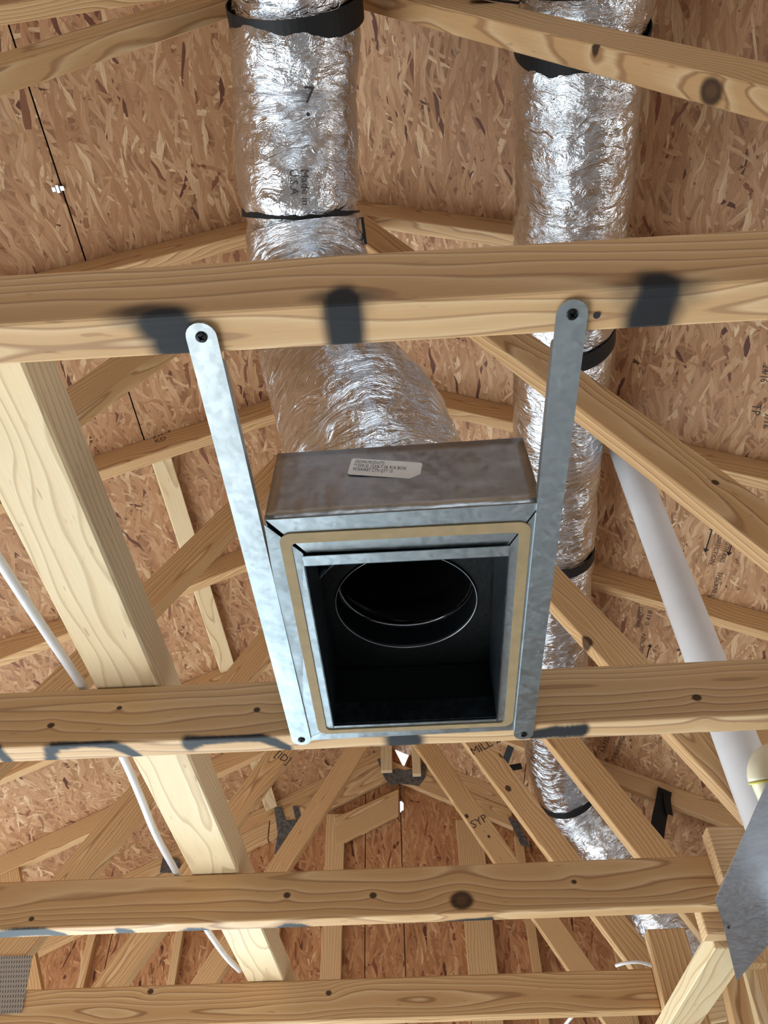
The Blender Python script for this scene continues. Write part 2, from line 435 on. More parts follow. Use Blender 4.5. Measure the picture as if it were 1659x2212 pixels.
ceiling = empty('ceiling', (0, 0, PKZ + .1), kind='structure')
SEAML = -.836
def slope_panel(side, x0, x1, y0, y1):
    """sheathing panel: local x = along depth? local X across slope, local Y along the ridge"""
    if side == 'L':
        f = lambda x: Lz(x) + .0995; A = Vector((x0, y0, f(x0))); B = Vector((x1, y0, f(x1)))
    else:
        f = lambda x: Rz(x) + .0996; A = Vector((x0, y0, f(x0))); B = Vector((x1, y0, f(x1)))
    dx = (B - A).normalized(); dy = Vector((0, 1, 0)); dz = dx.cross(dy)
    if dz.z < 0: dz = -dz
    L = (B - A).length; m = Matrix([[dx.x, dy.x, dz.x, A.x], [dx.y, dy.y, dz.y, A.y], [dx.z, dy.z, dz.z, A.z], [0, 0, 0, 1]])
    bm = prism([(0, 0), (L, 0), (L, .012), (0, .012)], 0, y1 - y0, .0008)
    return link('osb_panel', bm, OSB, ceiling, m)
g = .0035
ys = [-3.1, -1.52, .9165 - 0.0, 3.355, 4.0]
slopeL = {}; 
for x0, x1 in ((PKX - .0, SEAML), (SEAML, SEAML - 1.09), (SEAML - 1.09, -3.75)):
    for j in range(4):
        off = 0
        lo, hi = sorted((x0, x1)); y0, y1 = ys[j] + g / 2, ys[j + 1] - g / 2
        slope_panel('L', lo + g / 2, hi - g / 2, y0, y1)
SR = PKX + (PKX - SEAML)
for x0, x1 in ((PKX, SR), (SR, SR + 1.09), (SR + 1.09, 3.75)):
    for j in range(4): slope_panel('R', x0 + g / 2, x1 - g / 2, ys[j] + g / 2, ys[j + 1] - g / 2)
def on_slope(px, py, side, off=0.):
    d = U @ np.array([px - CX, -(py - CY), -F])
    if side == 'L': t = (2.375 + .0995 - off) / (d[2] - .492 * d[0])
    else: t = (2.222 + .0996 - off) / (d[2] + .5 * d[0])
    return Vector(d * t)
# roof felt above the panels closes the seams
felt = empty('trim_roof_felt', (0, 0, 2.6), kind='structure')
FELT = plain('roof_felt', (.02, .012, .012), .9)
for s in (-1, 1):
    f = (lambda x: Lz(x) + .1145) if s < 0 else (lambda x: Rz(x) + .1145)
    xe = s * 3.75; bm = bmesh.new()
    x0 = PKX; q = [(x0, -3.1, f(x0)), (xe, -3.1, f(xe)), (xe, 4.0, f(xe)), (x0, 4.0, f(x0))]
    a = [bm.verts.new(Vector(p) + Vector((0, 0, .004))) for p in q]; b = [bm.verts.new(Vector(p) + Vector((0, 0, .010))) for p in q]
    bm.faces.new(a); bm.faces.new(b[::-1])
    for i in range(4): bm.faces.new((a[i], b[i], b[(i + 1) % 4], a[(i + 1) % 4]))
    bmesh.ops.recalc_face_normals(bm, faces=bm.faces)
    link('felt_sheet', bm, FELT, felt)

# added light-blocking sheet behind the gable sheathing, open only at the peak
# printed stamps on the sheathing
def fit_text(o, w, h):
    xs = [v.co.x for v in o.data.vertices]; ys_ = [v.co.y for v in o.data.vertices]; x0, y0 = min(xs), min(ys_)
    kx, ky = w / (max(xs) - x0), h / (max(ys_) - y0)
    for v in o.data.vertices: v.co.x = (v.co.x - x0) * kx; v.co.y = (v.co.y - y0) * ky
def stamp(side, body, px0, py0, px1, py1, hpx):
    """text whose baseline runs from pixel 0 to pixel 1 on the slope"""
    A = on_slope(px0, py0, side, .0006); B = on_slope(px1, py1, side, .0006)
    dx = (B - A).normalized(); n = Vector((-.492, 0, 1)).normalized() if side == 'L' else Vector((.5, 0, 1)).normalized(); n = -n
    dy = n.cross(dx).normalized()
    m = Matrix([[dx.x, dy.x, n.x, A.x], [dx.y, dy.y, n.y, A.y], [dx.z, dy.z, n.z, A.z], [0, 0, 0, 1]])
    o = text_mesh('stamp_print', body, .04, STAMP, ceiling, m); fit_text(o, (B - A).length, hpx * A.length / F)
for args in (('THICKNESS', 1380, 1357, 1390, 1312, 9), ('0.418', 1402, 1352, 1410, 1321, 9), ('DIRECTION', 1388, 1420, 1395, 1372, 8),
             ('STRENGTH AXIS', 1577, 1140, 1555, 1214, 9), ('THIS DIRECTION', 1560, 1125, 1533, 1218, 9), ('THICKNESS', 1551, 1234, 1533, 1292, 9),
             ('TP', 1626, 872, 1622, 896, 16), ('24/16', 1648, 788, 1642, 825, 14), ('7/16', 1652, 892, 1648, 925, 10),
             ('RATED', 1306, 1626, 1318, 1590, 9), ('SHEATHING', 1330, 1640, 1350, 1592, 8), ('EXPOSURE', 1312, 1640, 1300, 1655, 6)):
    stamp('R', *args)
for a, b, two in (((1540, 1137), (1523, 1194), 1), ((1584, 1165), (1573, 1201), 0), ((1397, 1421), (1405, 1391), 0)):
    A = on_slope(*a, 'R', .0012); B = on_slope(*b, 'R', .0012); n = Vector((-.5, 0, -1)).normalized()
    L = (B - A).length; t = (B - A).normalized(); s = t.cross(n) * .009; h = min(.018, L * .3); bm = bmesh.new()
    tail = [A + t * h + s * .22, A + t * h + s, A, A + t * h - s, A + t * h - s * .22] if two else [A + s * .22, A - s * .22]
    vs = [bm.verts.new(q - A) for q in tail + [B - t * h - s * .22, B - t * h - s, B, B - t * h + s, B - t * h + s * .22]]
    bm.faces.new(vs); bmesh.ops.solidify(bm, geom=list(bm.faces), thickness=.0003)
    link('stamp_arrow', bm, STAMP, ceiling, Matrix.Translation(A))

# gable end: sheathing panels with real gaps, studs in truss 7
gable = empty('wall_gable', (PKX, T(7) + .05, H), kind='structure')
YG = T(7) + TH + .002
def gpanel(poly, lbl=None):
    member('osb_panel', gable, poly, (0, 1), YG, .012, OSBG, .0008)
def rz(x): return (Lz(x) if x < PKX else Rz(x)) + .095
def G(px, py): v = P(px, py, 'y', YG); return (v.x, v.z)
VT, VL, VR = G(872, 1657), G(846, 1605), G(894, 1605)
SX = G(865, 1740)[0]; S0, S1 = G(865, 1752)[1], G(865, 1728)[1]
gpanel([(-3.7, H - .1), (-1.52, H - .1), (-1.52, rz(-1.52)), (-3.7, rz(-3.7))])
gpanel([(-1.516, H - .1), (-.302, H - .1), (-.302, rz(-.302)), (-1.516, rz(-1.516))])
gpanel([(-.298, H - .1), (SX - .002, H - .1), (SX - .002, VT[1]), (-.298, VT[1])])
gpanel([(SX + .002, H - .1), (.30, H - .1), (.30, rz(.30)), (VR[0], rz(VR[0])), VR, VT, (SX + .002, VT[1]), (SX + .002, S1), (SX + .017, S1 - .015), (SX + .015, S0 + .005), (SX + .002, S0)])
gpanel([(-.298, VT[1] + .001), (VT[0] - .001, VT[1] + .001), (VL[0] - .001, VL[1]), (VL[0] - .001, rz(VL[0])), (-.298, rz(-.298))])
gpanel([(.304, H - .1), (1.5, H - .1), (1.5, rz(1.5)), (.304, rz(.304))])
gpanel([(1.504, H - .1), (3.7, H - .1), (3.7, rz(3.7)), (1.504, rz(3.7) + (rz(1.504) - rz(3.7)))])
for poly in ([(-3.7, H - .1), (SX - .004, H - .1), (SX - .004, VT[1] - .01), (-.25, VT[1] - .01), (-.25, rz(-.25)), (-3.7, rz(-3.7))],
             [(SX + .020, H - .1), (3.7, H - .1), (3.7, rz(3.7)), (.03, rz(.03)), (.03, VT[1] - .01), (SX + .020, VT[1] - .01)],
             [(SX - .003, H - .1), (SX + .019, H - .1), (SX + .019, S0), (SX - .003, S0)], [(SX - .003, S1), (SX + .019, S1), (SX + .019, VT[1] - .01), (SX - .003, VT[1] - .01)]):
    member('added_gap_sheet', gable, poly, (1, 0), YG + .014, .002, FELT, 0)  # added unseen backing that stops light through the panel gaps

# ------------------------------------------------------------------ trusses
CH = [(-3.55, 3.55)]
webR = {0: (1.93, -1.8), 1: (1.815, -1.645), 2: (1.92, -1.93), 3: (1.985, -2.0), 4: (2.02, -1.93), 5: (1.97, -1.8), 6: (1.985, -1.81), 7: (1.98, -1.8)}
webL = {0: (2.45, 1.7), 1: (2.37, 1.56), 2: (2.48, 1.72), 3: (2.45, 1.70), 4: (2.47, 1.70), 5: (2.48, 1.69), 6: (2.44, 1.71), 7: (2.45, 1.7)}
def bcpoint(i, px, py, face):      # image point on the bottom chord -> local coordinates
    x0 = -3.5
    w = P(px, py, 'y', T(i)) if face == 'n' else P(px, py, 'z', H)
    return (w.x - x0, w.y - T(i), w.z - H)
def mk(i, px, py, face, rpx, rpy=None, soft=.35, st=.93, ry=None):
    c = bcpoint(i, px, py, face); s = (P(px + 10, py, 'y', T(i)) - P(px, py, 'y', T(i))).length / 10
    ex = rpx * s
    return (c, (ex, (ry or .05), (rpy or rpx) * s), soft, st)
def chain(i, pts, rad, st=.95):
    out = []
    for (a, ra), (b, rb) in zip(zip(pts, rad), zip(pts[1:], rad[1:])):
        n = max(1, int(math.hypot(b[0] - a[0], b[1] - a[1]) / (.85 * (ra + rb) / 2)))
        for k in range(n + (b == pts[-1])):
            u = k / n; px, py = a[0] + (b[0] - a[0]) * u, a[1] + (b[1] - a[1]) * u; r = ra + (rb - ra) * u
            sc_ = (P(px + 10, py, 'z', H) - P(px, py, 'z', H)).length / 10 * r * 1.1
            out.append((bcpoint(i, px, py, 'b'), (sc_, sc_ / (.55 if i == 2 else .36), sc_ * .9), .38, st))
    return out
beam_marks = {
 1: [((*bcpoint(1, 378, 735, 'b'),), (.021, .04, .016), .4, .93), ((*bcpoint(1, 345, 700, 'b'),), (.022, .02, .016), .45, .9), ((*bcpoint(1, 320, 672, 'n'),), (.030, .012, .012), .6, .75),
     ((*bcpoint(1, 742, 700, 'b'),), (.0165, .07, .030), .35, .93), ((*bcpoint(1, 738, 640, 'n'),), (.026, .02, .012), .6, .7),
     ((*bcpoint(1, 1412, 665, 'b'),), (.022, .07, .026), .4, .88), ((*bcpoint(1, 1425, 618, 'n'),), (.036, .02, .012), .6, .7)],
 2: chain(2, [(-12, 1612), (5, 1632), (20, 1648)], [11, 12, 11]) + chain(2, [(114, 1646), (108, 1624), (125, 1611), (180, 1607), (240, 1609), (272, 1620), (302, 1636)], [14, 12, 9, 7, 8, 11, 8])
    + chain(2, [(408, 1608), (440, 1600), (500, 1595), (560, 1594), (592, 1603), (624, 1617)], [14, 9, 7, 8, 10, 7]) + [((*bcpoint(2, 873, 1600, 'b'),), (.026, .03, .02), .35, .95)]
    + chain(2, [(1150, 1588), (1200, 1580), (1258, 1578)], [9, 12, 13]),
 3: chain(3, [(-20, 2024), (40, 2014), (100, 2013), (142, 2022)], [8, 7, 7, 6]) + chain(3, [(258, 2012), (285, 2015)], [7, 7]) + chain(3, [(382, 2020), (412, 2011), (440, 2010), (466, 2018)], [5, 6, 6, 5])
    + chain(3, [(588, 2013), (620, 2003), (652, 2003), (692, 2011)], [5, 7, 7, 4]) + chain(3, [(884, 1999), (910, 1996)], [3, 3]) + chain(3, [(955, 1995), (1010, 1990), (1062, 1986)], [4, 5, 4])}
def kn(i, px, py, r): c = bcpoint(i, px, py, 'n'); return (c[0], c[1], c[2], r)
beam_knots = {2: [kn(2, 110, 1567, .004), kn(2, 258, 1529, .003), kn(2, 555, 1533, .0035), kn(2, 1505, 1507, .005), kn(2, 1527, 1562, .005)],
 3: [kn(3, 997, 1945, .017), kn(3, 620, 1934, .0055), kn(3, 806, 1934, .0055), kn(3, 68, 1985, .0045), kn(3, 1240, 1905, .004)],
 4: [kn(4, 710, 2145, .006), kn(4, 325, 2142, .006), kn(4, 1130, 2085, .007)], 1: []}
beam_mats = {i: wood_mat('bottom_chord_lumber_%s' % 'abcde'[i], beam_marks.get(i, ()), beam_knots.get(i, ())) for i in (1, 2, 3, 4)}
beam_end = {3: P(1556, 1930, 'y', T(3)).x, 4: P(1418, 2130, 'y', T(4)).x}
tlabels = {-3: None,
 0: 'truss behind the camera position, its chord out of view above the nearest truss',
 1: 'nearest roof truss, bottom chord with three soft black spray marks above the metal box',
 2: 'second roof truss, bottom chord running just behind the far edge of the metal box',
 3: 'third roof truss, bottom chord with a big dark knot and cathedral grain',
 4: 'fourth roof truss, lowest chord in the photo with a toothed plate at left',
 5: 'fifth roof truss, only its diagonal webs seen, left one ink stamped',
 6: 'sixth roof truss, far one with thin bright web edges framing the peak plate'}
def painted_chord(parent, i, x0, x1, mat, color):
    r = .003; prof = []
    def seg(a, b, n): return [(a[0] + (b[0] - a[0]) * k / n, a[1] + (b[1] - a[1]) * k / n) for k in range(n)]
    # profile in (y, z): bottom face, back, top, near face
    prof += seg((r, 0), (TH - r, 0), 13) + [(TH - r, 0), (TH, r)] + [(TH, DP - r), (TH - r, DP)] + [(r, DP), (0, DP - r)]
    prof += seg((0, DP - r * 1.01), (0, .035), 6) + seg((0, .035), (0, r), 13) + [(0, r), (r * .3, r * .3)]
    xs = list(np.linspace(x0, -1.05, 6)) + list(np.arange(-1.045, .62, .0032)) + ([x1] if x1 > .63 else [])
    xs = [x for x in xs if x < x1 - .001] + [x1]
    n = len(prof); V = np.array([[x - x0, y, z] for x in xs for (y, z) in prof])
    me = bpy.data.meshes.new('bottom_chord'); faces = []
    for a in range(len(xs) - 1):
        for k in range(n): faces.append((a * n + k, a * n + (k + 1) % n, (a + 1) * n + (k + 1) % n, (a + 1) * n + k))
    faces.append(tuple(range(n))[::-1]); faces.append(tuple((len(xs) - 1) * n + k for k in range(n)))
    me.from_pydata(V.tolist(), [], faces); me.materials.append(mat)
    wob = np.array([noise.noise(Vector(v) * 24) * .9 + noise.noise(Vector(v) * 70) * .5 for v in V.tolist()])
    val = np.zeros(len(V))
    for (c, rad, soft, st) in beam_marks[i]:
        d = np.linalg.norm((V - np.array(c)) / np.array(rad), axis=1) + wob * .18
        u = np.clip((1 + soft - d) / (2 * soft), 0, 1); val = np.maximum(val, u * u * (3 - 2 * u) * st)
    at = me.attributes.new('spray', 'FLOAT', 'POINT'); at.data.foreach_set('value', np.clip(val * 1.12, 0, .98).astype(np.float32))
    bm = bmesh.new(); bm.from_mesh(me); bmesh.ops.recalc_face_normals(bm, faces=bm.faces); bm.to_mesh(me); bm.free()
    o = bpy.data.objects.new('bottom_chord', me); COL.objects.link(o); o.parent = parent
    o.location = Vector((x0, T(i), H)) - parent.location; o.color = color
    return o
bcol = {1: (.78, .35, .62, 1), 2: (.45, .55, .72, 1), 3: (.30, .30, .42, 1), 4: (.60, .75, .30, 1)}
K1515 = wood_mat('web_lumber_with_knot')
trusses = {}
for i in range(-2, 8):
    Y = T(i) if i < 1 or i > 0 else 0
    nm = 'roof_truss'
    lab = tlabels.get(i) or {-2: 'roof truss farthest behind the viewer, out of view', -1: 'second roof truss behind the viewer, out of view', 7: 'gable end truss against the strand board wall, with vertical studs'}[i]
    root = empty(nm, (PKX, T(i), H), lab, 'roof truss', 'roof trusses at two foot spacing'); trusses[i] = root
    x1 = beam_end.get(i, 3.40)
    if i in beam_marks: painted_chord(root, i, -3.5, x1, beam_mats[i], bcol[i])
    else: member('bottom_chord', root, [(-3.5, H), (x1, H), (x1, H + DP), (-3.5, H + DP)], (1, 0), T(i), TH, beam_mats.get(i, WOOD), .003, bcol.get(i))
    # top chords, butt-cut at the peak and heel-cut at the bottom chord
    sl = math.sqrt(1 + .492 ** 2) * DP; sr = math.sqrt(1.25) * DP
    pl = [(-3.47, Lz(-3.47)), (PKX - .0005, Lz(PKX)), (PKX - .0005, Lz(PKX) + sl), (-3.47, Lz(-3.47) + sl)]
    pl = clip(pl, (0, 1), H + DP + .001)
    pr = [(PKX + .0005, Rz(PKX)), (3.3, Rz(3.3)), (3.3, Rz(3.3) + sr), (PKX + .0005, Rz(PKX) + sr)]
    pr = clip(pr, (0, 1), H + DP + .001)
    if i == 7:      # the gable truss stays open at the very peak
        pl = clip(pl, (-1, 0), -(VL[0] - .004)); pr = clip(pr, (1, 0), VR[0] + .004)
    c0 = (rnd.random(), rnd.random(), .40, 1)
    member('top_chord', root, pl, (1, .492), T(i), TH, WOOD, color=c0)
    member('top_chord', root, pr, (1, -.5), T(i), TH, WOOD)
    if i < 7:
        for (z0, s), sd in ((webL[i] if i in webL else webL[0], 'L'), (webR[i] if i in webR else webR[0], 'R')):
            k = math.sqrt(1 + s * s) * DP
            poly = [(-2.5 if sd == 'L' else 2.5, 0), (1.0 if sd == 'L' else -1.0, 0)]
            xa, xb = (-2.2, .3) if sd == 'L' else (-.6, 2.2)
            poly = [(xa, z0 + s * xa), (xb, z0 + s * xb), (xb, z0 + s * xb + k), (xa, z0 + s * xa + k)]
            poly = clip(poly, (0, 1), H + DP + .001)
            poly = clip(poly, (.492, -1), -2.375 + .001); poly = clip(poly, (-.5, -1), -2.222 + .001)
            mx = PKX + .02
            poly = clip(poly, (-1, 0), -mx + .0005) if sd == 'L' else clip(poly, (1, 0), mx + .0005)
            m = WOOD
            O = poly[0]
            kl = []
            if i == 1 and sd == 'R':
                kl = [(1510, 205, 'b', .017), (1278, 100, 'n', .006)]
            if i == 2 and sd == 'R': kl = [(1545, 1042, 'n', .006)]
            if i == 3 and sd == 'R': kl = [(1262, 1388, 'n', .013)]
            if i == 5 and sd == 'R': kl = [(1098, 1703, 'n', .010), (1085, 1630, 'n', .012)]
            if i == 6 and sd == 'R': kl = [(1008, 1763, 'n', .008), (1056, 1807, 'n', .006)]
            if kl:
                dx = Vector((1, 0, s)).normalized(); dz = Vector((-dx.z, 0, dx.x)); ks = []
                for px, py, fc, r in kl:
                    w = P(px, py, 'y', T(i) + (.02 if fc == 'b' else 0))
                    v = Vector((w.x - O[0], 0, w.z - O[1])); ks.append((v.dot(dx), (.02 if fc == 'b' else 0.), max(v.dot(dz), 0), r))
                m = wood_mat('web_lumber_%d' % i, knots=ks)
            o = member('web', root, poly, (1, s), T(i), TH, m, color=(rnd.random(), rnd.random(), .35, 1), O=O)
    if i < 7:
        # outer webs from the chord down to the bottom chord, mostly beyond the frame
        for sg in (-1, 1):
            xt = sg * 1.75; xb = sg * 1.30; f = Lz if sg < 0 else Rz
            zt = f(xt); s = (zt - H - DP) / (xt - xb); k = DP * math.sqrt(1 + s * s) / abs(s)
            poly = [(xb, H + DP), (xb + sg * k, H + DP), (xt + sg * k, zt), (xt, zt)]
            poly = clip(poly, (0, 1), H + DP + .001); poly = clip(poly, (.492, -1), -2.375 + .001); poly = clip(poly, (-.5, -1), -2.222 + .001)
            if len(poly) > 2: member('web', root, poly, (1, s), T(i), TH, WOOD)

# gable truss extras: scabs under the chords, studs
gt = trusses[7]
for (xa, xb, f, s) in ((-1.9, -.80, Lz, .492), (-.795, PKX - .001, Lz, .492), (PKX + .001, .46, Rz, -.5)):
    k = DP * math.sqrt(1 + s * s)
    za, zb = f(xa) - .0015, f(xb) - .0015
    member('scab_board', gt, [(xa, za - k), (xb, zb - k), (xb, zb), (xa, za)], (1, s), T(7) - .004, TH, WOOD, color=(rnd.random(), rnd.random(), .55, 1))
q = [P(px, py, 'y', T(7) - .010) for px, py in ((724, 1828), (861, 1758), (861, 1704), (724, 1766))]
member('scab_board', gt, [(v.x, v.z) for v in q], (1, .5), T(7) - .010, .03, WOOD, color=(.2, .9, .4, 1))
def scab_z(x):
    return (Lz(x) if x < PKX else Rz(x)) - .0015 - DP * 1.12 - .022
for x0, x1 in ((-1.62, -1.582), (-1.2, -1.162), (-.762, -.70), (-.50, -.405), (.17, .303), (.458, .50), (.84, .88), (1.25, 1.29)):
    zz = min(scab_z(x0), scab_z(x1))
    member('stud', gt, [(x0, H + DP + .001), (x1, H + DP + .001), (x1, zz), (x0, zz)], (0, 1), T(7), TH, WOOD)
# two pale uprights beside the peak opening
pu = P(832, 1612, 'y', T(7) - .05)
for xa, xb, pyb in ((822, 846, 1664), (888, 906, 1672)):
    a = P(xa, 1600, 'y', T(7) - .045); b = P(xb, 1600, 'y', T(7) - .045); c = P(xb, pyb, 'y', T(7) - .045)
    member('peak_upright', gt, [(a.x, c.z), (b.x, c.z), (b.x, a.z + .09), (a.x, a.z + .09)], (0, 1), T(7) - .046, .03, WPALE)

# connector plates
def plate_poly(parent, pts, i, off=.0022, mat=None, name='connector_plate', th=.0018, label=None):
    w = [P(px, py, 'y', T(i) - off) for px, py in pts]
    return member(name, parent, [(v.x, v.z) for v in w], (1, 0), T(i) - off, th, mat or PLATE, 0, label=label)
plate_poly(trusses[4], [(-60, 2066), (70, 2064), (47, 2187), (-60, 2195)], 4)
# W shaped gusset at the gable peak, left and right plate clusters
gp = [(815, 1640), (832, 1636), (846, 1664), (858, 1660), (872, 1664), (886, 1662), (906, 1668), (912, 1640), (924, 1646), (918, 1680), (905, 1697), (862, 1692), (845, 1697), (830, 1680)]
plate_poly(gt, gp, 7, .0075, GRAYP)
plate_poly(gt, [(592, 1745), (606, 1742), (618, 1772), (636, 1770), (645, 1790), (625, 1805), (613, 1808), (608, 1845), (592, 1845), (600, 1800)], 7, .0075, GRAYP)
plate_poly(gt, [(632, 1740), (645, 1742), (652, 1775), (640, 1778)], 7, .0075, GRAYP)
plate_poly(gt, [(1097, 1765), (1118, 1772), (1146, 1830), (1125, 1826), (1118, 1808)], 7, .0075, GRAYP)
plate_poly(gt, [(352, 1850), (385, 1855), (395, 1885), (345, 1885)], 7, .0075, GRAYP)

# ink stamps on webs
def web_stamp(i, body, px0, py0, px1, py1, size):
    A = P(px0, py0, 'y', T(i) - .0005); B = P(px1, py1, 'y', T(i) - .0005); dx = (B - A).normalized(); n = Vector((0, -1, 0)); dy = n.cross(dx)
    m = Matrix([[dx.x, dy.x, n.x, A.x], [dx.y, dy.y, n.y, A.y], [dx.z, dy.z, n.z, A.z], [0, 0, 0, 1]])
    text_mesh('ink_stamp', body, size, STAMP, trusses[i], m)
web_stamp(5, '[ID]', 592, 1632, 622, 1652, .042)
web_stamp(3, 'SYP\nKD', 330, 948, 352, 940, .028)
web_stamp(6, 'SYP', 1022, 1790, 1050, 1775, .05)
web_stamp(5, 'MILL 2', 1022, 1632, 1062, 1612, .045)

# ------------------------------------------------------------------ long lumber running with the ridge
ZB = H + DP
brace = stick('lateral_brace', None, (-.4035, T(1) + .042, ZB + .034), (-.400, T(7) - .02, ZB + .034), (0, 0, 1), .090, .066, WPALE, .003, (.2, .9, .9, 1),
      'wide pale cream lumber brace lying across the bottom chords at left', 'brace')
for k, (ya, yb) in enumerate(((T(3) + TH + .004, T(4) - .004), (T(4) + TH + .004, T(5) - .004), (T(5) + TH + .004, T(6) - .004), (T(6) + TH + .004, T(7) - .01))):
    zc = Lz(SEAML + .034) + .0995 - .0215
    lbl = ['pale blocking strip under the left roof seam, beside the left hanger strap', 'pale blocking strip under the left roof seam, between fourth and fifth trusses', 'pale blocking strip under the left roof seam, between fifth and sixth trusses', 'pale blocking strip ending at the grey plates of the gable'][k]
    stick('blocking', None, (SEAML + .036, ya, zc), (SEAML + .036, yb, zc), (-.44, 0, .898), .064, .038, WPALE, .002, None, lbl, 'blocking', None)['group'] = 'blocking strips under the left roof seam'

# posts and blocks at lower right
def pp(pts, Y): return [(lambda v: (v.x, v.z))(P(px, py, 'y', Y)) for px, py in pts]
o = member('post_stub', None, [(.529, .40), (.622, .40), (.622, .732), (.529, .732)], (0, 1), T(4) - TH - .003, TH, WOOD); tag(o, 'vertical brown post stub at the right end of the lowest chord', 'post')
o = member('blocking', None, [(.530, H + .03), (.70, H + .03), (.70, .694), (.530, .694)], (1, 0), T(3) - TH - .003, TH, WOOD, color=(.3, .6, .8, 1)); tag(o, 'short light board nailed over the right end of the third chord', 'blocking')
o = member('blocking', None, [(.500, H - .035), (.590, H - .035), (.590, H + .03), (.500, H + .03)], (1, 0), T(3) + TH + .003, TH, WOOD, color=(.3, .6, .9, 1)); tag(o, 'small light block under the third chord beside the grey metal sheet', 'blocking')
A = P(1462, 2212, 'z', H - .028); B = P(1580, 2025, 'z', H - .028)
stick('diagonal_kicker', None, A + (A - B) * .6, B + (B - A) * .0, (0, 0, 1), .072, .036, WPALE, .002, (.4, .2, .5, 1), 'pale diagonal stick running from the bottom edge up to the grey metal sheet', 'brace')
A = P(1578, 2105, 'y', T(4) + .25); B = P(1630, 2330, 'y', T(4) + .25)
stick('stud', None, A, B, (0, 1, 0), .05, .05, WOOD, .002, (.4, .2, .3, 1), 'reddish brown stud with a split knot at the lower right corner', 'stud')
A = P(1608, 2080, 'y', T(4) + .40); B = P(1680, 2330, 'y', T(4) + .40)
stick('stud', None, A, B, (0, 1, 0), .03, .05, WPALE, .002, (.4, .2, .3, 1), 'thin light stud in the lower right corner behind the grey sheet', 'stud')
w = pp([(1590, 2040), (1760, 1990), (1800, 2400), (1500, 2400), (1545, 2120)], T(4) + .46)
o = member('backing_board', None, w, (.2, 1), T(4) + .46, .02, WOOD); tag(o, 'brown board filling the lower right corner behind the studs', 'board')
w = pp([(1478, 2205), (1500, 2170), (1556, 2105), (1575, 2200), (1500, 2215)], T(4) + .30)
o = member('plywood_offcut', None, w, (1, .2), T(4) + .31, .015, WPALE); tag(o, 'pale weathered offcut between the diagonal stick and corner stud', 'board')

# ------------------------------------------------------------------ galvanized sheet at right
sh = empty('metal_sheet', P(1600, 1950, 'z', H - .052), 'scuffed grey galvanized sheet with pointed corner at the right edge', 'metal sheet')
zs = H - .052
pA = [P(px, py, 'z', zs) for px, py in ((1662, 1680), (1545, 1945), (1560, 1990), (1900, 1760), (1900, 1400))]
pB = [P(px, py, 'z', zs) for px, py in ((1560, 1990), (1590, 2115), (1662, 2031), (1900, 1760))]
for pl_, nm in ((pA, 'sheet_panel'), (pB, 'bent_flap')):
    bm = bmesh.new(); O = pl_[0]
    a = [bm.verts.new(v - O) for v in pl_]; b = [bm.verts.new(v - O + Vector((0, 0, .0012))) for v in pl_]
    if nm == 'bent_flap':
        for v, w_ in ((a[1], 0), (b[1], 0), (a[2], 0), (b[2], 0)): v.co.z -= .004
    bm.faces.new(a); bm.faces.new(b[::-1]); n = len(a)
    for k in range(n): bm.faces.new((a[k], b[k], b[(k + 1) % n], a[(k + 1) % n]))
    bmesh.ops.recalc_face_normals(bm, faces=bm.faces)
    link(nm, bm, SHEET, sh, Matrix.Translation(O))
def screw(parent, c, r=.0046, nrm=(0, 0, -1)):
    bm = bmesh.new(); prof = [(r, 0), (r * 1.0, .0008), (r * .8, .0016), (r * .35, .0018)]; n = 16; rings = []
    for rr, hh in prof: rings.append([bm.verts.new((rr * math.cos(2 * math.pi * k / n), rr * math.sin(2 * math.pi * k / n), -hh)) for k in range(n)])
    for a, b in zip(rings, rings[1:]):
        for k in range(n): bm.faces.new((a[k], a[(k + 1) % n], b[(k + 1) % n], b[k]))
    cc = bm.verts.new((0, 0, -.0008))
    for k in range(n): bm.faces.new((rings[-1][k], rings[-1][(k + 1) % n], cc))
    bmesh.ops.recalc_face_normals(bm, faces=bm.faces)
    s = link('screw', bm, SCREW, parent, Matrix.Translation(c))
    bm = bmesh.new()
    for a in (.6, .6 + math.pi / 2):
        d = Vector((math.cos(a), math.sin(a), 0)); q = Vector((-d.y, d.x, 0)) * r * .1; d = d * r * .55
        vs = [bm.verts.new(v + Vector((0, 0, -.0021))) for v in (-d - q, d - q, d + q, -d + q)]; bm.faces.new(vs)
    bmesh.ops.solidify(bm, geom=list(bm.faces), thickness=.0003)
    link('cross_recess', bm, INK, s, Matrix.Translation(c))
    return s
screw(sh, P(1573, 2003, 'z', zs - .002), .0025)

# ------------------------------------------------------------------ register box
RB = empty('register_box', (-.003, .72, H), 'galvanized metal register box with tan gasket and round black opening', 'register box')
zf = H - .0025                                       # flange face
def fl(px, py, z=zf): return P(px, py, 'z', z)
oTL, oTR, oBR, oBL = [Vector((x, y, zf)) for x, y in ((-.1400, .5215), (.1305, .5175), (.1400, .9130), (-.1510, .9165))]
iTL, iTR, iBR, iBL = [Vector((x, y, zf)) for x, y in ((-.1075, .5690), (.1005, .5740), (.1005, .8860), (-.1075, .8860))]
th = .0012
def slab(name, parent, pts, up, mat, bev=0):
    bm = bmesh.new(); O = pts[0]; up = Vector(up)
    a = [bm.verts.new(p - O) for p in pts]; b = [bm.verts.new(p - O + up) for p in pts]
    bm.faces.new(a); bm.faces.new(b[::-1]); n = len(a)
    for k in range(n): bm.faces.new((a[k], b[k], b[(k + 1) % n], a[(k + 1) % n]))
    bmesh.ops.recalc_face_normals(bm, faces=bm.faces)
    return link(name, bm, mat, parent, Matrix.Translation(O))
fr_ = empty  # keep name short
gapv = Vector((.0012, 0, 0))
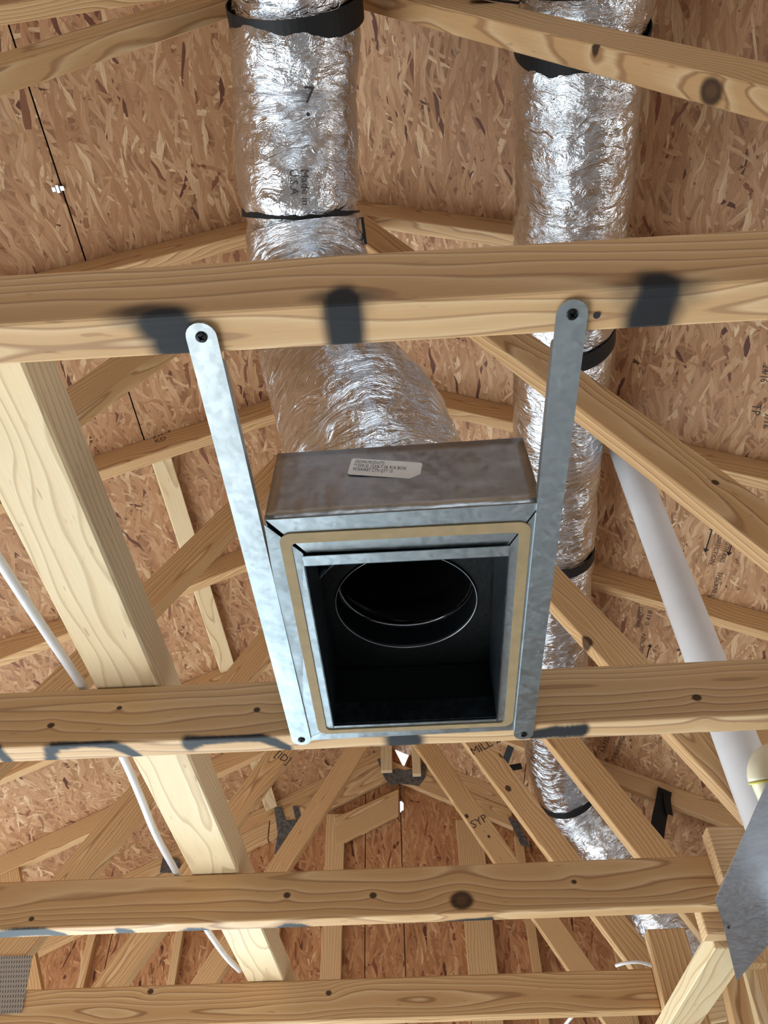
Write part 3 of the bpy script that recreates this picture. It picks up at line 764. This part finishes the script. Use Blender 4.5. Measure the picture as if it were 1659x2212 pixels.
# four mitred flange strips (the near corners show an open cut)
slab('flange_strip', RB, [oTL + gapv * 2, oTR - gapv, iTR + Vector((-.0008, 0, 0)), iTL + Vector((.004, 0, 0))], (0, 0, th), GALV)
slab('flange_strip', RB, [oTR + Vector((0, .0015, 0)), oBR, iBR, iTR + Vector((0, .002, 0))], (0, 0, th), GALV)
slab('flange_strip', RB, [oBR + Vector((-.0003, .0002, 0)), oBL, iBL, iBR + Vector((0, .0004, 0))], (0, 0, th), GALV)
slab('flange_strip', RB, [oBL + Vector((0, -.0006, 0)), oTL + Vector((0, .004, -.002)), iTL + Vector((0, .001, 0)), iBL + Vector((0, -.0006, 0))], (0, 0, th), GALV)
# outer shell: side walls of the box above the flange
ZT = H + .102
def shell(name, a, b, mat=GALVD, z0=H - .0005, z1=ZT, lean=None):
    a0 = Vector((a[0], a[1], z0)); b0 = Vector((b[0], b[1], z0))
    a1 = Vector((a[0], a[1], z1)); b1 = Vector((b[0], b[1], z1))
    if lean: a1 += Vector(lean[0]); b1 += Vector(lean[1])
    n = (b0 - a0).cross(Vector((0, 0, 1))).normalized() * .001
    bm = bmesh.new(); O = a0.copy(); NU, NV = 24, 8; G = []
    for side in (0, 1):
        g_ = []
        for j in range(NV + 1):
            row = []
            for k in range(NU + 1):
                u, v = k / NU, j / NV
                p = (a0.lerp(b0, u)).lerp(a1.lerp(b1, u), v)
                dent = .0018 * math.sin(math.pi * u) * math.sin(math.pi * v) * (noise.noise(p * 14) + .3)
                p = p + n.normalized() * dent + n * side
                row.append(bm.verts.new(p - O))
            g_.append(row)
        G.append(g_)
    for side in (0, 1):
        for j in range(NV):
            for k in range(NU): bm.faces.new((G[side][j][k], G[side][j][k + 1], G[side][j + 1][k + 1], G[side][j + 1][k]))
    for k in range(NU):
        bm.faces.new((G[0][0][k], G[1][0][k], G[1][0][k + 1], G[0][0][k + 1])); bm.faces.new((G[0][NV][k], G[0][NV][k + 1], G[1][NV][k + 1], G[1][NV][k]))
    for j in range(NV):
        bm.faces.new((G[0][j][0], G[0][j + 1][0], G[1][j + 1][0], G[1][j][0])); bm.faces.new((G[0][j][NU], G[1][j][NU], G[1][j + 1][NU], G[0][j + 1][NU]))
    bmesh.ops.recalc_face_normals(bm, faces=bm.faces)
    return link(name, bm, mat, RB, Matrix.Translation(O), smooth=True)
front = shell('shell_side', (-.1395, .5225), (.1300, .5185), lean=((.004, .0, .0), (-.004, .0, 0)))
YB = T(2) - .006
shell('shell_side', (.1300, .5190), (.1310, YB), lean=((-.004, 0, 0), (-.002, 0, 0)))
shell('shell_side', (-.1395, .5230), (-.1385, YB), lean=((.004, 0, 0), (.002, 0, 0)))
shell('shell_side', (-.1385, YB), (.1310, YB))
# top plate with round hole, near-black panel inside stands for shade
CXB, CYB, RC = .0, .715, .0889
C0 = P(877, 1290, 'z', ZT - .004); CXB, CYB = C0.x, min(C0.y, YB - RC - .006)
def ring_plate(name, parent, x0, x1, y0, y1, z, r, mat, th=.0015):
    bm = bmesh.new(); n = 48; cs = []
    for k in range(n):
        a = 2 * math.pi * k / n; c, s = math.cos(a), math.sin(a)
        t = min(((x1 - CXB) / c if c > 1e-6 else 1e9), ((x0 - CXB) / c if c < -1e-6 else 1e9), ((y1 - CYB) / s if s > 1e-6 else 1e9), ((y0 - CYB) / s if s < -1e-6 else 1e9))
        cs.append((bm.verts.new((CXB + c * r, CYB + s * r, z)), bm.verts.new((CXB + c * t, CYB + s * t, z)), bm.verts.new((CXB + c * r, CYB + s * r, z + th)), bm.verts.new((CXB + c * t, CYB + s * t, z + th))))
    for k in range(n):
        a, b = cs[k], cs[(k + 1) % n]
        bm.faces.new((a[0], a[1], b[1], b[0])); bm.faces.new((a[2], b[2], b[3], a[3])); bm.faces.new((a[0], b[0], b[2], a[2])); bm.faces.new((a[1], a[3], b[3], b[1]))
    bmesh.ops.recalc_face_normals(bm, faces=bm.faces)
    return link(name, bm, mat, parent)
ring_plate('top_plate', RB, -.134, .126, .5245, YB - .002, ZT - .0005, RC + .003, GALVD)
ring_plate('shade_top', RB, -.131, .1235, .5265, YB - .004, ZT - .012, RC + .001, BOX_SHADE, .009)
# near-black inner panels standing for shade, and metal throat lips
ix0, ix1, iy0, iy1 = -.1070, .1000, .5720, .8855
for nm, lo, hi in (('shade_side', (-.1335, .53, H + .03), (-.1275, YB - .005, ZT - .013)), ('shade_side', (.1185, .53, H + .03), (.1245, YB - .005, ZT - .013)),
                   ('shade_side', (-.127, .5255, H + .03), (.118, .5315, ZT - .013)), ('shade_side', (-.127, YB - .011, H + .03), (.118, YB - .005, ZT - .013))):
    box(nm, RB, lo, hi, BOX_SHADE, .001)
# throat: folded metal lips
zl = H - .006
THR = plain('shaded_throat_steel', (.09, .11, .125), .30, metal=.95, nscale=70, namp=.35, bstr=.1)  # steel darkened in colour for the shade inside the throat
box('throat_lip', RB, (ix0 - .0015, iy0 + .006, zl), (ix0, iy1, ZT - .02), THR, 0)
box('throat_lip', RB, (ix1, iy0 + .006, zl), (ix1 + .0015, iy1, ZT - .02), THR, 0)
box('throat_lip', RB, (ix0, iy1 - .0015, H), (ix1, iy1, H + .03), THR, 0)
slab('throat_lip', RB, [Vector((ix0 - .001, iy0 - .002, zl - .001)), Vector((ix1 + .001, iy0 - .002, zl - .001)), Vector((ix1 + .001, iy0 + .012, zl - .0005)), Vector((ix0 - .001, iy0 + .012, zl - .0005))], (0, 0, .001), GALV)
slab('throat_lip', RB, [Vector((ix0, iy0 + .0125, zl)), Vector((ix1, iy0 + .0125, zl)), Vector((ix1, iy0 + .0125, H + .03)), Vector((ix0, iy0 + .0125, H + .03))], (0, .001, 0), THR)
# gasket: rounded rectangular ribbon
def rrect(x0, x1, y0, y1, r, n=8):
    out = []
    for cx, cy, a0 in ((x1 - r, y1 - r, 0), (x0 + r, y1 - r, 90), (x0 + r, y0 + r, 180), (x1 - r, y0 + r, 270)):
        for k in range(n + 1):
            a = math.radians(a0 + 90 * k / n); out.append((cx + r * math.cos(a), cy + r * math.sin(a)))
    return out
oo = rrect(-.1285, .1215, .5400, .9010, .013); ii = rrect(-.1175, .1105, .5535, .8925, .006)
bm = bmesh.new(); n = len(oo); V = []
for (a, b), (c, d) in zip(oo, ii):
    V.append([bm.verts.new(q) for q in ((a, b, zf - .0002), (c, d, zf - .0002), (c, d, zf - .0016), (a, b, zf - .0016))])
for k in range(n):
    a, b = V[k], V[(k + 1) % n]
    for j in range(4): bm.faces.new((a[j], a[(j + 1) % 4], b[(j + 1) % 4], b[j]))
bmesh.ops.recalc_face_normals(bm, faces=bm.faces)
link('gasket', bm, GASKET, RB)
# round collar going up with bead rings
def cyl_wall(name, parent, r, z0, z1, mat, n=64, th=.0012, bead=None):
    bm = bmesh.new(); rows = []
    zs_ = [z0 + (z1 - z0) * k / 20 for k in range(21)]
    for inner in (0, 1):
        for z in (zs_ if not inner else zs_[::-1]):
            rr = r - (0 if inner else th)
            rows.append([bm.verts.new((CXB + rr * math.cos(2 * math.pi * k / n), CYB + rr * math.sin(2 * math.pi * k / n), z)) for k in range(n)])
    for a, b in zip(rows, rows[1:] + rows[:1]):
        for k in range(n): bm.faces.new((a[k], a[(k + 1) % n], b[(k + 1) % n], b[k]))
    bmesh.ops.recalc_face_normals(bm, faces=bm.faces)
    return link(name, bm, mat, parent, smooth=True)
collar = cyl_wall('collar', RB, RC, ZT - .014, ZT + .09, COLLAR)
def ring_wire(name, parent, r, z, rad, mat, a0=0, a1=2 * math.pi, dz=0):
    n = 72; pts = [Vector((CXB + r * math.cos(a0 + (a1 - a0) * k / n), CYB + r * math.sin(a0 + (a1 - a0) * k / n), z + dz * k / n)) for k in range(n + 1)]
    return tube(name, pts, rad, mat, parent, 6, caps=True)
ring_wire('collar_edge', collar, RC - .0004, ZT - .0145, .0006, WIRE, math.radians(-92), math.radians(262), .0)
ring_wire('collar_bead', collar, RC - .0022, ZT + .022, .0016, WIRE)
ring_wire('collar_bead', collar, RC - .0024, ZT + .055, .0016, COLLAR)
# sticker with print on the front shell
fx = lambda px, py: None
LA, LB, LC, LD = [P(px, py, 'y', .5182) for px, py in ((750, 1028), (906, 1037), (911, 998), (757, 993))]
ux = (LB - LA).normalized(); n_ = Vector((0.0148, -1, 0)).normalized(); uy = (Vector((0, 0, 1)) - ux * ux.z).normalized()
lw_, lh_ = (LB - LA).length, abs((LD - LA).dot(uy))
lw_, lh_ = .0735, .0345
A0 = Vector((LA.x, .5188, LA.z + .002)); A0.y = .5225 - (LA.x + .1395) * .0148 - .0034
mL = Matrix([[ux.x, uy.x, n_.x, A0.x], [ux.y, uy.y, n_.y, A0.y], [ux.z, uy.z, n_.z, A0.z], [0, 0, 0, 1]])
W0, H0 = (LB - LA).length, abs((LD - LA).dot(uy)); W0 = max(W0, .05)
pts = [(.002, 0), (W0 - .010, 0), (W0, .008), (W0, H0 - .002), (W0 - .002, H0), (.002, H0), (0, H0 - .002), (0, .002)]
bm = bmesh.new(); a = [bm.verts.new((x, y, 0)) for x, y in pts]; b = [bm.verts.new((x, y, .0003)) for x, y in pts]
bm.faces.new(a); bm.faces.new(b)
for k in range(len(pts)): bm.faces.new((a[k], a[(k + 1) % len(pts)], b[(k + 1) % len(pts)], b[k]))
bmesh.ops.recalc_face_normals(bm, faces=bm.faces)
sticker = link('sticker', bm, PAPER, front, mL)
for j, (s_, w_) in enumerate((('CROWN PRODUCTS', .42), ('*1500-G 12X8-7 06 R/A BOX', .74), ('W/GASKET CTN QTY 10', .56))):
    n_c = len(s_); size = H0 * .27
    def wp(co, n_c=n_c, w_=w_): return co
    o = text_mesh('sticker_print', s_, size, INK, front, mL @ Matrix.Translation((W0 * .055, H0 * (.72 - .23 * j), .0004)), .00005, 1.0)
    ext = max(v.co.x for v in o.data.vertices); k = W0 * w_ / ext
    for v in o.data.vertices: v.co.x *= k

# ------------------------------------------------------------------ hanger rails
def rail(pa, pb, side, label):
    zb = H - .0045
    A = P(*pa, 'z', zb); B = P(*pb, 'z', zb)
    d = (B - A); L = d.length; d.normalize(); s = Vector((d.y, -d.x, 0))
    root = empty('hanger_rail', A, label, 'hanger rail', 'metal rails holding the box to the chords')
    w = .0125; pts = []
    for k in range(11):
        a = math.pi / 2 + math.pi * k / 10; pts.append((math.cos(a) * w, math.sin(a) * w))
    for k in range(11):
        a = -math.pi / 2 + math.pi * k / 10; pts.append((L + math.cos(a) * w, math.sin(a) * w))
    bm = bmesh.new()
    a_ = [bm.verts.new((x, y, 0)) for x, y in pts]; b_ = [bm.verts.new((x, y, .0018)) for x, y in pts]
    bm.faces.new(a_); bm.faces.new(b_[::-1]); n = len(pts)
    for k in range(n): bm.faces.new((a_[k], b_[k], b_[(k + 1) % n], a_[(k + 1) % n]))
    bmesh.ops.recalc_face_normals(bm, faces=bm.faces)
    m = Matrix([[d.x, -d.y, 0, A.x], [d.y, d.x, 0, A.y], [0, 0, 1, A.z], [0, 0, 0, 1]])
    link('rail_strip', bm, GALV, root, m)
    # folded edges standing up between the two chords
    for sg in (-1, 1):
        y0 = sg * w; x0_, x1_ = (T(1) + TH + .003 - A.y), (T(2) - .008 - A.y)
        bm = prism([(x0_, .0019), (x1_, .0019), (x1_, .011), (x0_ + .008, .011)], min(y0, y0 - sg * .0014), max(y0, y0 - sg * .0014), 0)
        link('folded_edge', bm, GALV, root, m)
    screw(root, A - Vector((0, 0, .0002)), .0048); screw(root, B - Vector((0, 0, .0002)), .0048)
rail((435, 728), (651, 1598), -1, 'left galvanized hanger rail, bluish bright, screwed across two chords')
rail((1236, 679), (1131, 1586), 1, 'right galvanized hanger rail, warmer and duller, screwed across two chords')
def tiny_hole():
    c = P(1289, 681, 'z', H - .0006)
    bm = bmesh.new(); bmesh.ops.create_circle(bm, cap_ends=True, radius=.003, segments=10); bmesh.ops.solidify(bm, geom=list(bm.faces), thickness=.0004)
    link('screw_hole', bm, INK, trusses[1], Matrix.Translation(c))
tiny_hole()

# ------------------------------------------------------------------ flex ducts
def duct(name, path, rbase, label, cfunc=None, seed=0):
    def rf(L, th, p):
        q = Vector((math.cos(th) * 1.2 + seed, math.sin(th) * 1.2, L * 7))
        r = rbase + .0055 * noise.noise(q * 1.3) + .0032 * noise.noise(Vector((math.cos(th) * 3, math.sin(th) * 3 + seed, L * 30)))
        r += .0020 * noise.noise(Vector((math.cos(th) * 6 + L * 9, math.sin(th) * 6 + seed, L * 70)))
        r += .0012 * math.sin(2 * math.pi * L / .045 + th)
        if cfunc: r *= cfunc(L, th)
        return r
    root = empty(name, path[0], label, 'duct', 'foil wrapped flexible ducts')
    tube('foil_jacket', path, rbase, FOIL, root, 128, rf=rf, caps=False)
    return root
R1 = .122
raw1 = [Vector((-.15, -1.8, 1.74)), Vector((-.15, -1.0, 1.74)), Vector((-.152, -.4, 1.735)), Vector((-.154, .05, 1.725)), PD(637, 0, 1.46), PD(638, 100, 1.50), PD(640, 220, 1.555), PD(643, 400, 1.60), PD(657, 500, 1.635), PD(672, 600, 1.63), PD(688, 690, 1.57), PD(712, 780, 1.47), PD(745, 860, 1.33), PD(790, 935, 1.17), Vector((CXB - .012, CYB - .02, ZT + .055)), Vector((CXB, CYB - .01, ZT + .004))]
path1 = smooth_path(raw1, 16)
def arclen(path, target):
    L = 0; best = (1e9, 0)
    for i, p in enumerate(path):
        if i: L += (p - path[i - 1]).length
        d = (p - target).length
        if d < best[0]: best = (d, L, i)
    return best
sA = arclen(path1, PD(637, 28, 1.465)); sB = arclen(path1, PD(652, 462, 1.62))
def c1(L, th):
    k = 1 - .040 * math.exp(-((L - sA[1]) / .032) ** 4) - .075 * math.exp(-((L - sB[1]) / .018) ** 2)
    return k
d1 = duct('flex_duct', path1, R1, 'thick foil duct curving down onto the metal register box', c1, 0)
core = smooth_path([Vector((CXB, CYB, ZT + .012)), Vector((CXB - .004, CYB - .008, ZT + .06)), PD(790, 935, 1.17), PD(745, 860, 1.33), PD(712, 780, 1.47), PD(688, 690, 1.57)], 14)
CORE = plain('black_duct_core', (.006, .006, .007), .35, spec=.4)
tube('duct_core', core, .085, CORE, d1, 48, rf=lambda L, th, p: .0855 + .0016 * math.sin(2 * math.pi * L / .026), caps=False)
R2 = .124
raw2 = [Vector((.35, -1.8, 1.69)), Vector((.35, -1.0, 1.69)), Vector((.355, -.4, 1.69)), Vector((.362, .1, 1.695)), PD(1252, 150, 1.53), PD(1246, 300, 1.62), PD(1235, 450, 1.74), PD(1222, 650, 1.92), PD(1207, 900, 2.18), PD(1200, 1080, 2.42), PD(1196, 1240, 2.62), PD(1194, 1420, 2.90), PD(1196, 1560, 3.16), PD(1204, 1650, 3.32), PD(1240, 1745, 3.42), PD(1312, 1830, 3.36), PD(1380, 1915, 3.26), PD(1440, 2000, 3.16), PD(1520, 2085, 3.05), PD(1640, 2170, 2.95)]
path2 = smooth_path(raw2, 18)
s2 = [arclen(path2, PD(*q)) for q in ((1248, 85, 1.50), (1221, 728, 1.98), (1197, 1195, 2.54), (1212, 1725, 3.38))]
def c2(L, th):
    k = 1.
    for s_ in s2: k -= .05 * math.exp(-((L - s_[1]) / .03) ** 4)
    return k
d2 = duct('flex_duct', path2, R2, 'long foil duct running along the right side of the attic', c2, 5)

def band(name, path, idx, r, w, label, tilt=0., pitch=0., bend=0., a0=0, a1=2 * math.pi, mat=BLACK, cat='strap', lead=None, th=.0022, k=1.028):
    fr = frames(path); p, t, a, b = fr[idx]
    if tilt:
        a = a * math.cos(tilt) - t * math.sin(tilt)
    if pitch: b = b * math.cos(pitch) + t * math.sin(pitch)
    pts, nr = [], []
    n = 60
    for q in range(n + 1):
        an = a0 + (a1 - a0) * q / n
        v = a * math.cos(an) + b * math.sin(an)
        pts.append(p + v * r * k + t * bend * math.cos(2 * an)); nr.append(v)
    root = empty(name, pts[0], label, cat, 'black duct straps')
    ribbon('strap_loop', pts, nr, w, th, mat, root)
    if lead:
        for pa, pb in lead:
            L = [Vector(pa).lerp(Vector(pb), q / 6) for q in range(7)]
            ribbon('strap_tail', L, [Vector((0, -1, 0.1))] * 7, w * (.95 if w > .025 else .3), th, mat, root)
    return root
band('duct_strap', path1, arclen(path1, PD(637, 28, 1.465))[2], R1 * .985, .044, 'wide black strap around the thick duct at the top of the photo', .08, .20)
band('duct_strap', path1, sB[2], R1 * .935, .019, 'thin black tie pinching the thick duct above the nearest chord', -.17, -.10, lead=[(PD(782, 470, 1.60), PD(790, 528, 1.60))])
band('duct_strap', path2, arclen(path2, PD(1249, 78, 1.50))[2], R2 * .965, .038, 'black strap on the long duct behind the upper right web', .0, .22)
band('duct_strap', path2, arclen(path2, Vector((.36, .26, 1.7)))[2], R2 * 1.0, .036, 'black strap at the top edge of the photo on the long duct', .0, lead=[(PD(1120, 8, 1.42), PD(1015, -6, 1.42))])
band('duct_strap', path2, s2[1][2], R2 * .97, .050, 'black strap around the long duct beside the right hanger rail', .10, .08)
band('duct_strap', path2, s2[2][2], R2 * .975, .038, 'black strap on the long duct right of the register box opening', .0)
band('duct_strap', path2, s2[3][2], R2 * .955, .030, 'black strap on the far bend of the long duct', .0,
     lead=[(PD(1098, 1660, 3.28), PD(1150, 1738, 3.3)), (PD(1098, 1660, 3.28), PD(1127, 1655, 3.28)), (PD(1090, 1650, 3.28), PD(1104, 1612, 3.28))])
band('duct_strap', path2, arclen(path2, PD(1398, 1940, 3.24))[2], R2 * 1.0, .038, 'black strap on the long duct below the third chord', .0)
# strap hanging from the sixth truss chord
hb = empty('hanging_strap', PD(1430, 1702, 3.9), 'black strap hanging from a far chord at right with folded end', 'strap')
hp = [P(1436, 1706, 'y', T(6) - .012), P(1430, 1740, 'y', T(6) - .014), P(1422, 1780, 'y', T(6) - .016), P(1416, 1830, 'y', T(6) - .018)]
ribbon('strap_tail', smooth_path(hp, 4), [Vector((.25, -1, .1))] * 13, .062, .002, BLACK, hb)
hp = [P(1440, 1712, 'y', T(6) - .020), P(1442, 1735, 'y', T(6) - .022), P(1446, 1760, 'y', T(6) - .022)]
ribbon('strap_fold', smooth_path(hp, 4), [Vector((.5, -1, .1))] * 9, .035, .002, BLACK, hb)
ribbon('strap_fold', smooth_path([PD(1180, 1690, 3.3), PD(1190, 1700, 3.3)], 2), [Vector((.5, -1, .1))] * 3, .001, .001, BLACK, hb) if False else None

# faint print on the foil jackets
def jacket_print(path, root, body, px, py, depth, r, size, rot=0.):
    fr = frames(path); i = arclen(path, PD(px, py, depth))[2]; p, t, a, b = fr[i]
    c = PD(px, py, depth) ; to = (-p - t * (-p).dot(t)).normalized()   # towards viewer side of the tube
    side = t.cross(to)
    lat = (c - p).dot(side); an0 = math.asin(max(-.9, min(.9, lat / r)))
    def warp(co):
        x, y = co.x, co.y
        x, y = x * math.cos(rot) - y * math.sin(rot), x * math.sin(rot) + y * math.cos(rot)
        an = an0 + x / r
        return p + t * y + (to * math.cos(an) + side * math.sin(an)) * (r + .0065 + co.z)
    text_mesh('jacket_print', body, size, STAMP, root, Matrix.Identity(4), .0001, warp=warp)
jacket_print(path1, d1, '7', 655, 225, 1.44, R1, .040, math.pi); jacket_print(path1, d1, '.', 657, 246, 1.44, R1, .06, math.pi)
jacket_print(path1, d1, 'Made in\nU.S.A', 650, 372, 1.50, R1, .020, math.pi / 2)

# ------------------------------------------------------------------ pipes and cables
def up_pipe(px, py, Y, r, zt, zb, name, mat, label):
    c = P(px, py, 'y', Y)
    o = tube(name, [Vector((c.x, Y, zb + (zt - zb) * k / 8)) for k in range(9)], r, mat, None, 40)
    return tag(o, label, 'pipe')
PY = 1.425
pc = P(1525, 1430, 'y', PY); PCX = pc.x
rP = .0415
up_pipe(1525, 1430, PY, rP, Rz(PCX) + .095 - .5 * rP, -1.88, 'vent_pipe', PVC, 'white plastic vent pipe rising behind the second chord at right')
el = empty('pipe_elbow', P(1650, 1650, 'y', 1.0), 'cream plastic elbow with yellow glue ring at the right edge', 'pipe fitting')
ep = [PD(1760, 1614, 1.20), PD(1700, 1622, 1.20), PD(1656, 1640, 1.20), PD(1642, 1672, 1.19), PD(1656, 1715, 1.18), PD(1690, 1790, 1.17)]
e1 = smooth_path(ep, 8)
tube('elbow_body', e1[8:28], .0185, CPVC, el, 28); tube('pipe_run', e1[:10], .0150, CPVC, el, 28); tube('pipe_run', e1[26:], .0150, CPVC, el, 28)
tube('glue_ring', [e1[27], e1[28]], .0190, YEL, el, 28)

cz = ZB + .009
cab = [P(px, py, 'z', cz) for px, py in ((-70, 1095), (0, 1212), (95, 1358), (180, 1485), (228, 1563), (272, 1648), (305, 1725), (338, 1805), (385, 1892), (418, 1960), (455, 2020), (490, 2068), (518, 2096))]
tag(tube('electrical_cable', smooth_path(cab, 6), .0064, CABLE, None, 16), 'thick white cable following the left side of the pale brace', 'cable')
cab = [P(px, py, 'z', H + .15) for px, py in ((1330, 2086), (1352, 2080), (1385, 2079), (1420, 2092), (1450, 2115), (1478, 2148), (1500, 2180))]
tag(tube('electrical_cable', smooth_path(cab, 6), .0042, CABLE, None, 12), 'thin white cable arching over the lowest chord at right', 'cable')
cab = [P(px, py, 'z', H + .12) for px, py in ((1245, 2186), (1232, 2200), (1212, 2225), (1190, 2250))]
tag(tube('electrical_cable', smooth_path(cab, 6), .0050, CABLE, None, 12), 'short white cable end at the bottom edge under the lowest chord', 'cable')

# small steel clip between roof panels at upper left
c = on_slope(125, 408, 'L', .004)
cl = empty('panel_clip', c, 'small steel clip on the left roof panel seam', 'clip')
box('clip_body', cl, c - Vector((.004, .010, .002)), c + Vector((.004, .010, .001)), CLIPM, .0005)
box('clip_tab', cl, c + Vector((-.016, -.006, -.003)), c + Vector((-.005, .006, .000)), CLIPM, .0005)
box('clip_tab', cl, c + Vector((.005, -.006, .001)), c + Vector((.016, .006, .004)), CLIPM, .0005)
